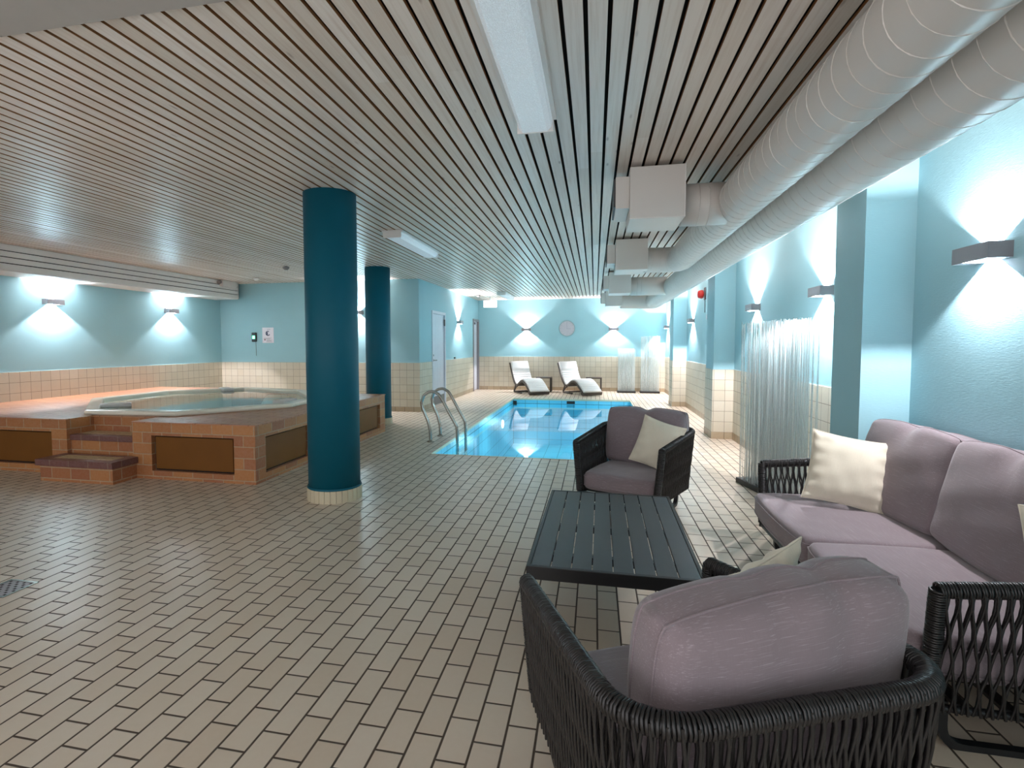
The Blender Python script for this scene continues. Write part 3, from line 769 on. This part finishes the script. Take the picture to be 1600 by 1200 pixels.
# ================================================================ CUSHIONS
def cushion_mesh(name, w, h, t, kind='box', seed=0, notch=0.0, folds=(), n=26, mat='cush', crown=.02, rad=.035):
    """local: x width, z height (base at z=0), y thickness; box cushions have a gusset, pillows close to an edge"""
    rnd = random.Random(seed); b = MB()
    ph = [rnd.uniform(0, 6.28) for _ in range(8)]
    def wr(u, v, s):
        return .5*math.sin(5*u+3*v+ph[0]+s)+.35*math.sin(9*v-4*u+ph[1])+.25*math.sin(13*u+7*v+ph[2]+s)
    idx = {}
    for side in (-1, 1):
        for i in range(n+1):
            for j in range(n+1):
                u = -1+2*i/n; v = -1+2*j/n
                # denser toward the edges
                u = math.sin(u*PI/2)*.65+u*.35; v = math.sin(v*PI/2)*.65+v*.35
                edge = max(abs(u), abs(v)) > .9999
                if kind == 'pillow':
                    if side == 1 and edge: idx[(side, i, j)] = idx[(-1, i, j)]; continue
                    th = t/2*(max(0, 1-abs(u)**2.6)**.62)*(max(0, 1-abs(v)**2.6)**.62)
                    px = u*w/2*(1-.075*(1-v*v)*abs(u)**2); pz = v*h/2*(1-.075*(1-u*u)*abs(v)**2)
                    k = (abs(u)**4*math.sin(17*v+ph[3])+abs(v)**4*math.sin(15*u+ph[4]))*.010
                    for (fu, fd, fa) in folds: k -= fd*math.exp(-((u-fu-.25*(1-v))/.06)**2)*max(0, min(1, (v+.4)))
                    th += k*(1-max(abs(u), abs(v))**12)
                    th += .004*wr(u, v, side)*(1-max(abs(u), abs(v))**4)
                    th = max(th, .002)
                else:
                    cr = crown*(1-abs(u)**2.5)*(1-abs(v)**2.5)
                    # rounded edges
                    rr_ = rad; ex = max(0, abs(u)*w/2-(w/2-rr_))/rr_; ez = max(0, abs(v)*h/2-(h/2-rr_))/rr_
                    dd = min(1, math.hypot(ex, ez)); th = t/2-rr_*(1-math.sqrt(max(0, 1-dd*dd)))*.9+cr
                    th += .0035*wr(u, v, side)*(1-dd)
                    pin = .025*(1-abs(v)**2); pin2 = .02*(1-abs(u)**2)
                    px = u*(w/2+.012*(1-v*v))*(1-.035*abs(v)**10); pz = v*(h/2+pin2)*(1-.03*abs(u)**10)
                    for (fu, fd, fw) in folds:
                        g = math.exp(-((u-fu-.16*(1-v))/fw)**2)*max(0, (v+.2)/1.2)**1.5
                        th -= fd*g; pz -= fd*.6*g*(1 if v > 0 else 0)
                if notch:
                    g = math.exp(-(u/.16)**2)*max(0, v)**4; pz -= notch*g; th *= (1-.35*g)
                idx[(side, i, j)] = len(b.v); b.v.append((px, side*th, pz+h/2))
    for side in (-1, 1):
        for i in range(n):
            for j in range(n):
                f = (idx[(side, i, j)], idx[(side, i+1, j)], idx[(side, i+1, j+1)], idx[(side, i, j+1)]); b.face(f, 0, True)
    bd = [(i, 0) for i in range(n)]+[(n, j) for j in range(n)]+[(n-i, n) for i in range(n)]+[(0, n-j) for j in range(n)]
    loops = None
    if kind == 'box':
        for a in range(len(bd)):
            p, q_ = bd[a], bd[(a+1) % len(bd)]
            b.face((idx[(-1,)+p], idx[(-1,)+q_], idx[(1,)+q_], idx[(1,)+p]), 0, True)
    loops = [[Vector(b.v[idx[(s,)+p]]) for p in bd] for s in ((-1, 1) if kind == 'box' else (-1,))]
    me = b.mesh(name, M[mat])
    pm = MB()
    for lp in loops: pm.tube(lp, .0035 if kind == 'box' else .003, 5, closed=True)
    return me, pm.mesh('piping', M[mat])
def place_cushion(name, meshes, parent, loc, rot, label=None, cat=None, group=None):
    me, pi_ = meshes
    o = bpy.data.objects.new(name, me); C.objects.link(o)
    o.parent = parent; o.location = loc; o.rotation_euler = rot
    p = bpy.data.objects.new('piping', pi_); C.objects.link(p); p.parent = o
    if label and parent is None: tag(o, label, cat, group)
    return o

# ================================================================ ROPE FURNITURE
def rope_frame(root, hw, y0, y1, zf, zb, zbot, rc, inset_b, pitch_s, amp, ring_p=.0085, waves=2, ringseg=10, legs=(), flare=0):
    """U-shaped arm and back frame in local coordinates; front at y0 (negative), back at y1"""
    ztop = lambda y: zf+(zb-zf)*max(0, min(1, (y-y0)/(y1-y0)))**1.0
    def plan(h, a, c, r):
        g = lambda x, y: (x*(1+flare/h*(max(0, min(1, (y-a)/(c-a)))-1)), y)
        p = [(h, a)]; p += [(h-r+r*math.cos(R(t)), c-r+r*math.sin(R(t))) for t in range(0, 91, 10)]
        p += [(-h+r-r*math.cos(R(t)), c-r+r*math.sin(R(t))) for t in range(90, -1, -10)]; p += [(-h, a)]
        return [g(x, y) for x, y in p]
    top = [(x, y, ztop(y)) for x, y in plan(hw, y0, y1, rc)]
    bot = [(x, y, zbot) for x, y in plan(hw-inset_b, y0, y1-inset_b, rc*.8)]
    topR = resample(top, .012); botR = resample(bot, .012)
    # frame: top rail, bottom rail, front posts, cross rails, legs
    b = MB(); b.tube(topR, .019, 8); b.tube(botR, .013, 8)
    hf = hw-flare
    for s in (1, -1): b.tube([(s*hf, y0, zf), (s*(hf-inset_b), y0, zbot)], .019, 8)
    b.tube([(-(hf-inset_b), y0, zbot+.01), (hf-inset_b, y0, zbot+.01)], .015, 8)
    for i in range(5):
        yy = y0+.1+(y1-y0-.2)*i/4; b.box(-(hf-inset_b), hf-inset_b, yy-.02, yy+.02, zbot+.005, zbot+.018)
    b.build('frame', M['frame'], root)
    for s, lx in legs:
        b = MB(); b.tube(round_path([(lx, y0+.07, zbot), (lx, y0+.07, .008), (lx, y1-.14, .008), (lx, y1-.14, zbot)], .075, 8), .02, 4, flat=(1, 1), up=(1, 0, 0))
        for i_, v in enumerate(b.v): b.v[i_] = (lx+(v[0]-lx)*1.1, v[1], max(0.0, v[2]))
        b.build('leg', M['frame'], root)
    # cord wrapped round the rail and posts
    b = MB()
    rail = [(hw, y0, zbot+.0)] ; 
    path = resample([(hf-inset_b, y0, zbot+.03), (hf, y0, zf)], ring_p)+[None]+resample(top, ring_p)+[None]+resample([(-(hf-inset_b), y0, zbot+.03), (-hf, y0, zf)], ring_p)
    rnd = random.Random(3)
    for i, p in enumerate(path):
        if p is None: continue
        a = path[i-1] if i > 0 and path[i-1] is not None else None; c = path[i+1] if i < len(path)-1 and path[i+1] is not None else None
        t = ((c or p)-(a or p)).normalized()
        t = (t+Vector((rnd.uniform(-.06, .06), rnd.uniform(-.06, .06), rnd.uniform(-.06, .06)))).normalized()
        ax = Vector((0, 0, 1)) if abs(t.z) < .8 else Vector((1, 0, 0)); n1 = t.cross(ax).normalized(); n2 = t.cross(n1)
        rr_ = .0235+rnd.uniform(-.0006, .0006)
        b.tube([p+(n1*math.cos(2*PI*q_/ringseg)+n2*math.sin(2*PI*q_/ringseg))*rr_ for q_ in range(ringseg)], .0044, 5, closed=True)
    b.build('cord_wrapping', M['rope'], root)
    # woven strands between the rails, two crossing layers
    b = MB()
    T = resample(top, .004); B_ = resample(bot, .004)
    tot = len(T)-1; n = int(sum((c-a).length for a, c in zip(T, T[1:]))/pitch_s); n -= n % 2
    for k_ in range(n):
        f = (k_+.5)/n
        for layer in (0, 1):
            pts = []
            sgn = 1 if (k_+layer) % 2 == 0 else -1
            jit = rnd.uniform(-.15, .15)
            for m in range(15):
                g = m/14
                ff = f+sgn*amp*math.sin(2*PI*waves*g+jit)/(tot*.004)*(1 if 0 < m < 14 else 0)
                ff = max(0.0, min(1.0, ff))
                pt = T[min(tot, int(ff*tot))]; pb = B_[min(len(B_)-1, int(ff*(len(B_)-1)))]
                i1 = min(tot, int(ff*tot)+3); i2 = max(0, int(ff*tot)-3); tg = (T[i1]-T[i2]); tg.z = 0; tg.normalize()
                out = Vector((tg.y, -tg.x, 0))
                side = 1 if layer == 0 else -1
                o_ = side*(.020*(1-g)+.013*g)*(1 if m not in (0,) else .9)+side*.003*math.sin(2*PI*waves*g+jit+1.5)*sgn
                p = pt.lerp(pb, g)+out*o_; p.z += .012 if m == 0 else 0
                if m == 14: p.z -= .01
                pts.append(p)
            b.tube(pts, .0046, 5, caps=False)
    b.build('woven_cord', M['rope'], root)

def armchair(label):
    root = thing('armchair', label, 'armchair', (0, 0, 0), 0, 'black cord armchairs')
    rope_frame(root, .395, -.40, .42, .575, .64, .165, .16, .035, .0132, .006, legs=((1, .27), (-1, -.27)), flare=.05)
    me = cushion_mesh('seat_cushion', .60, .66, .135, 'box', 5, crown=.018)
    place_cushion('seat_cushion', me, root, (0, .29, .265), (R(90), 0, 0))
    return root
chA = armchair('black cord armchair with grey cushions facing the camera, beyond the coffee table')
def back_cushion(root, x, y, z, rot, seed, notch, folds, w=.62, h=.46, t=.17):
    me = cushion_mesh('back_cushion', w, h, t, 'box', seed, notch, folds, crown=.04, rad=.05)
    return place_cushion('back_cushion', me, root, (x, y, z), rot)
chB = copy_tree(chA)
chA.location = (.33, 4.69, 0); chA.rotation_euler = (0, 0, R(-23))
chB.location = (.262, 1.56, 0); chB.rotation_euler = (0, 0, R(204))
chB['label'] = 'black cord armchair seen from behind in the near foreground'
back_cushion(chA, .02, .20, .345, (R(-9), 0, 0), 11, .03, (), w=.66)
back_cushion(chB, -.068, .185, .35, (R(-9), R(3.5), R(3)), 12, 0, ((.15, .008, .12), (-.40, .015, .11)), w=.65, h=.47, t=.17)

sofa = thing('sofa', 'black cord two seat sofa with mauve grey cushions along the blue right wall', 'sofa', (1.475, 2.95, 0), R(-90))
# local: front -y -> world -x ; width along world y
rope_frame(sofa, .95, -.385, .37, .575, .64, .165, .15, .035, .0175, .0080, legs=((1, .86), (-1, -.86)))
for sx_, seed in ((-.455, 21), (.455, 22)):
    me = cushion_mesh('seat_cushion', .905, .72, .15, 'box', seed, crown=.012)
    place_cushion('seat_cushion', me, sofa, (sx_, .27, .325), (R(90), 0, 0))
for sx_, seed, fo in ((-.50, 23, ()), (.26, 24, ((.1, .01, .08),))):
    me = cushion_mesh('back_cushion', .78, .50, .20, 'box', seed, .015, fo, crown=.03)
    place_cushion('back_cushion', me, sofa, (sx_, .215, .40), (R(-13), 0, R(2 if sx_ < 0 else -3)))

# ================================================================ COFFEE TABLE
tb = thing('coffee_table', 'low black slatted metal coffee table between the two armchairs', 'table', (.092, 2.975, 0), R(-.6))
b = MB(); a, L = .372, .643
b.ring([(-a, -L), (a, -L), (a, L), (-a, L)], [(-a+.016, -L+.02), (a-.016, -L+.02), (a-.016, L-.02), (-a+.016, L-.02)], .342, .40)
b.box(-a+.016, a-.016, -.02, .02, .35, .384); b.box(-a+.016, a-.016, -.45, -.41, .35, .384); b.box(-a+.016, a-.016, .41, .45, .35, .384)
b.build('frame', M['frame'], tb, .002)
n = 8; wv = (2*a-.032)/n
for i in range(n):
    b = MB(); b.box(-a+.016+i*wv+.0028, -a+.016+(i+1)*wv-.0028, -L+.021, L-.021, .385, .399); b.build('slat', M['tabletop'], tb, .0015)
for x in (-1, 1):
    for y in (-1, 1):
        b = MB(); b.box(*(sorted((x*(a-.003), x*(a-.035)))), *(sorted((y*(L-.003), y*(L-.035)))), 0, .342); b.build('leg', M['frame'], tb, .002)

# ================================================================ SCATTER PILLOWS
G = 'cream scatter pillows'
def pillow(w, h, t, seed, loc, rot, label, folds=()):
    me = cushion_mesh('scatter_pillow', w, h, t, 'pillow', seed, 0, folds, n=30, mat='cream')
    return place_cushion('scatter_pillow', me, None, loc, rot, label, 'pillow', G)
pillow(.36, .40, .12, 31, (.44, 4.63, .36), (R(-16), R(14), R(-28)), 'cream pillow leaning in the armchair beyond the table')
pillow(.42, .42, .14, 32, (1.41, 3.50, .425), (R(-18), R(9), R(-14)), 'cream pillow at the far end of the sofa, against its arm')
pillow(.42, .42, .14, 33, (1.63, 2.10, .40), (R(-12), R(-8), R(-50)), 'cream pillow at the near end of the sofa, cut by the picture edge')
pillow(.42, .42, .13, 34, (.42, 1.66, .385), (R(12), R(-12), R(38)), 'cream pillow in the foreground armchair behind its grey back cushion', ((-.5, .01, 0), (0, .012, 0), (.4, .01, 0)))
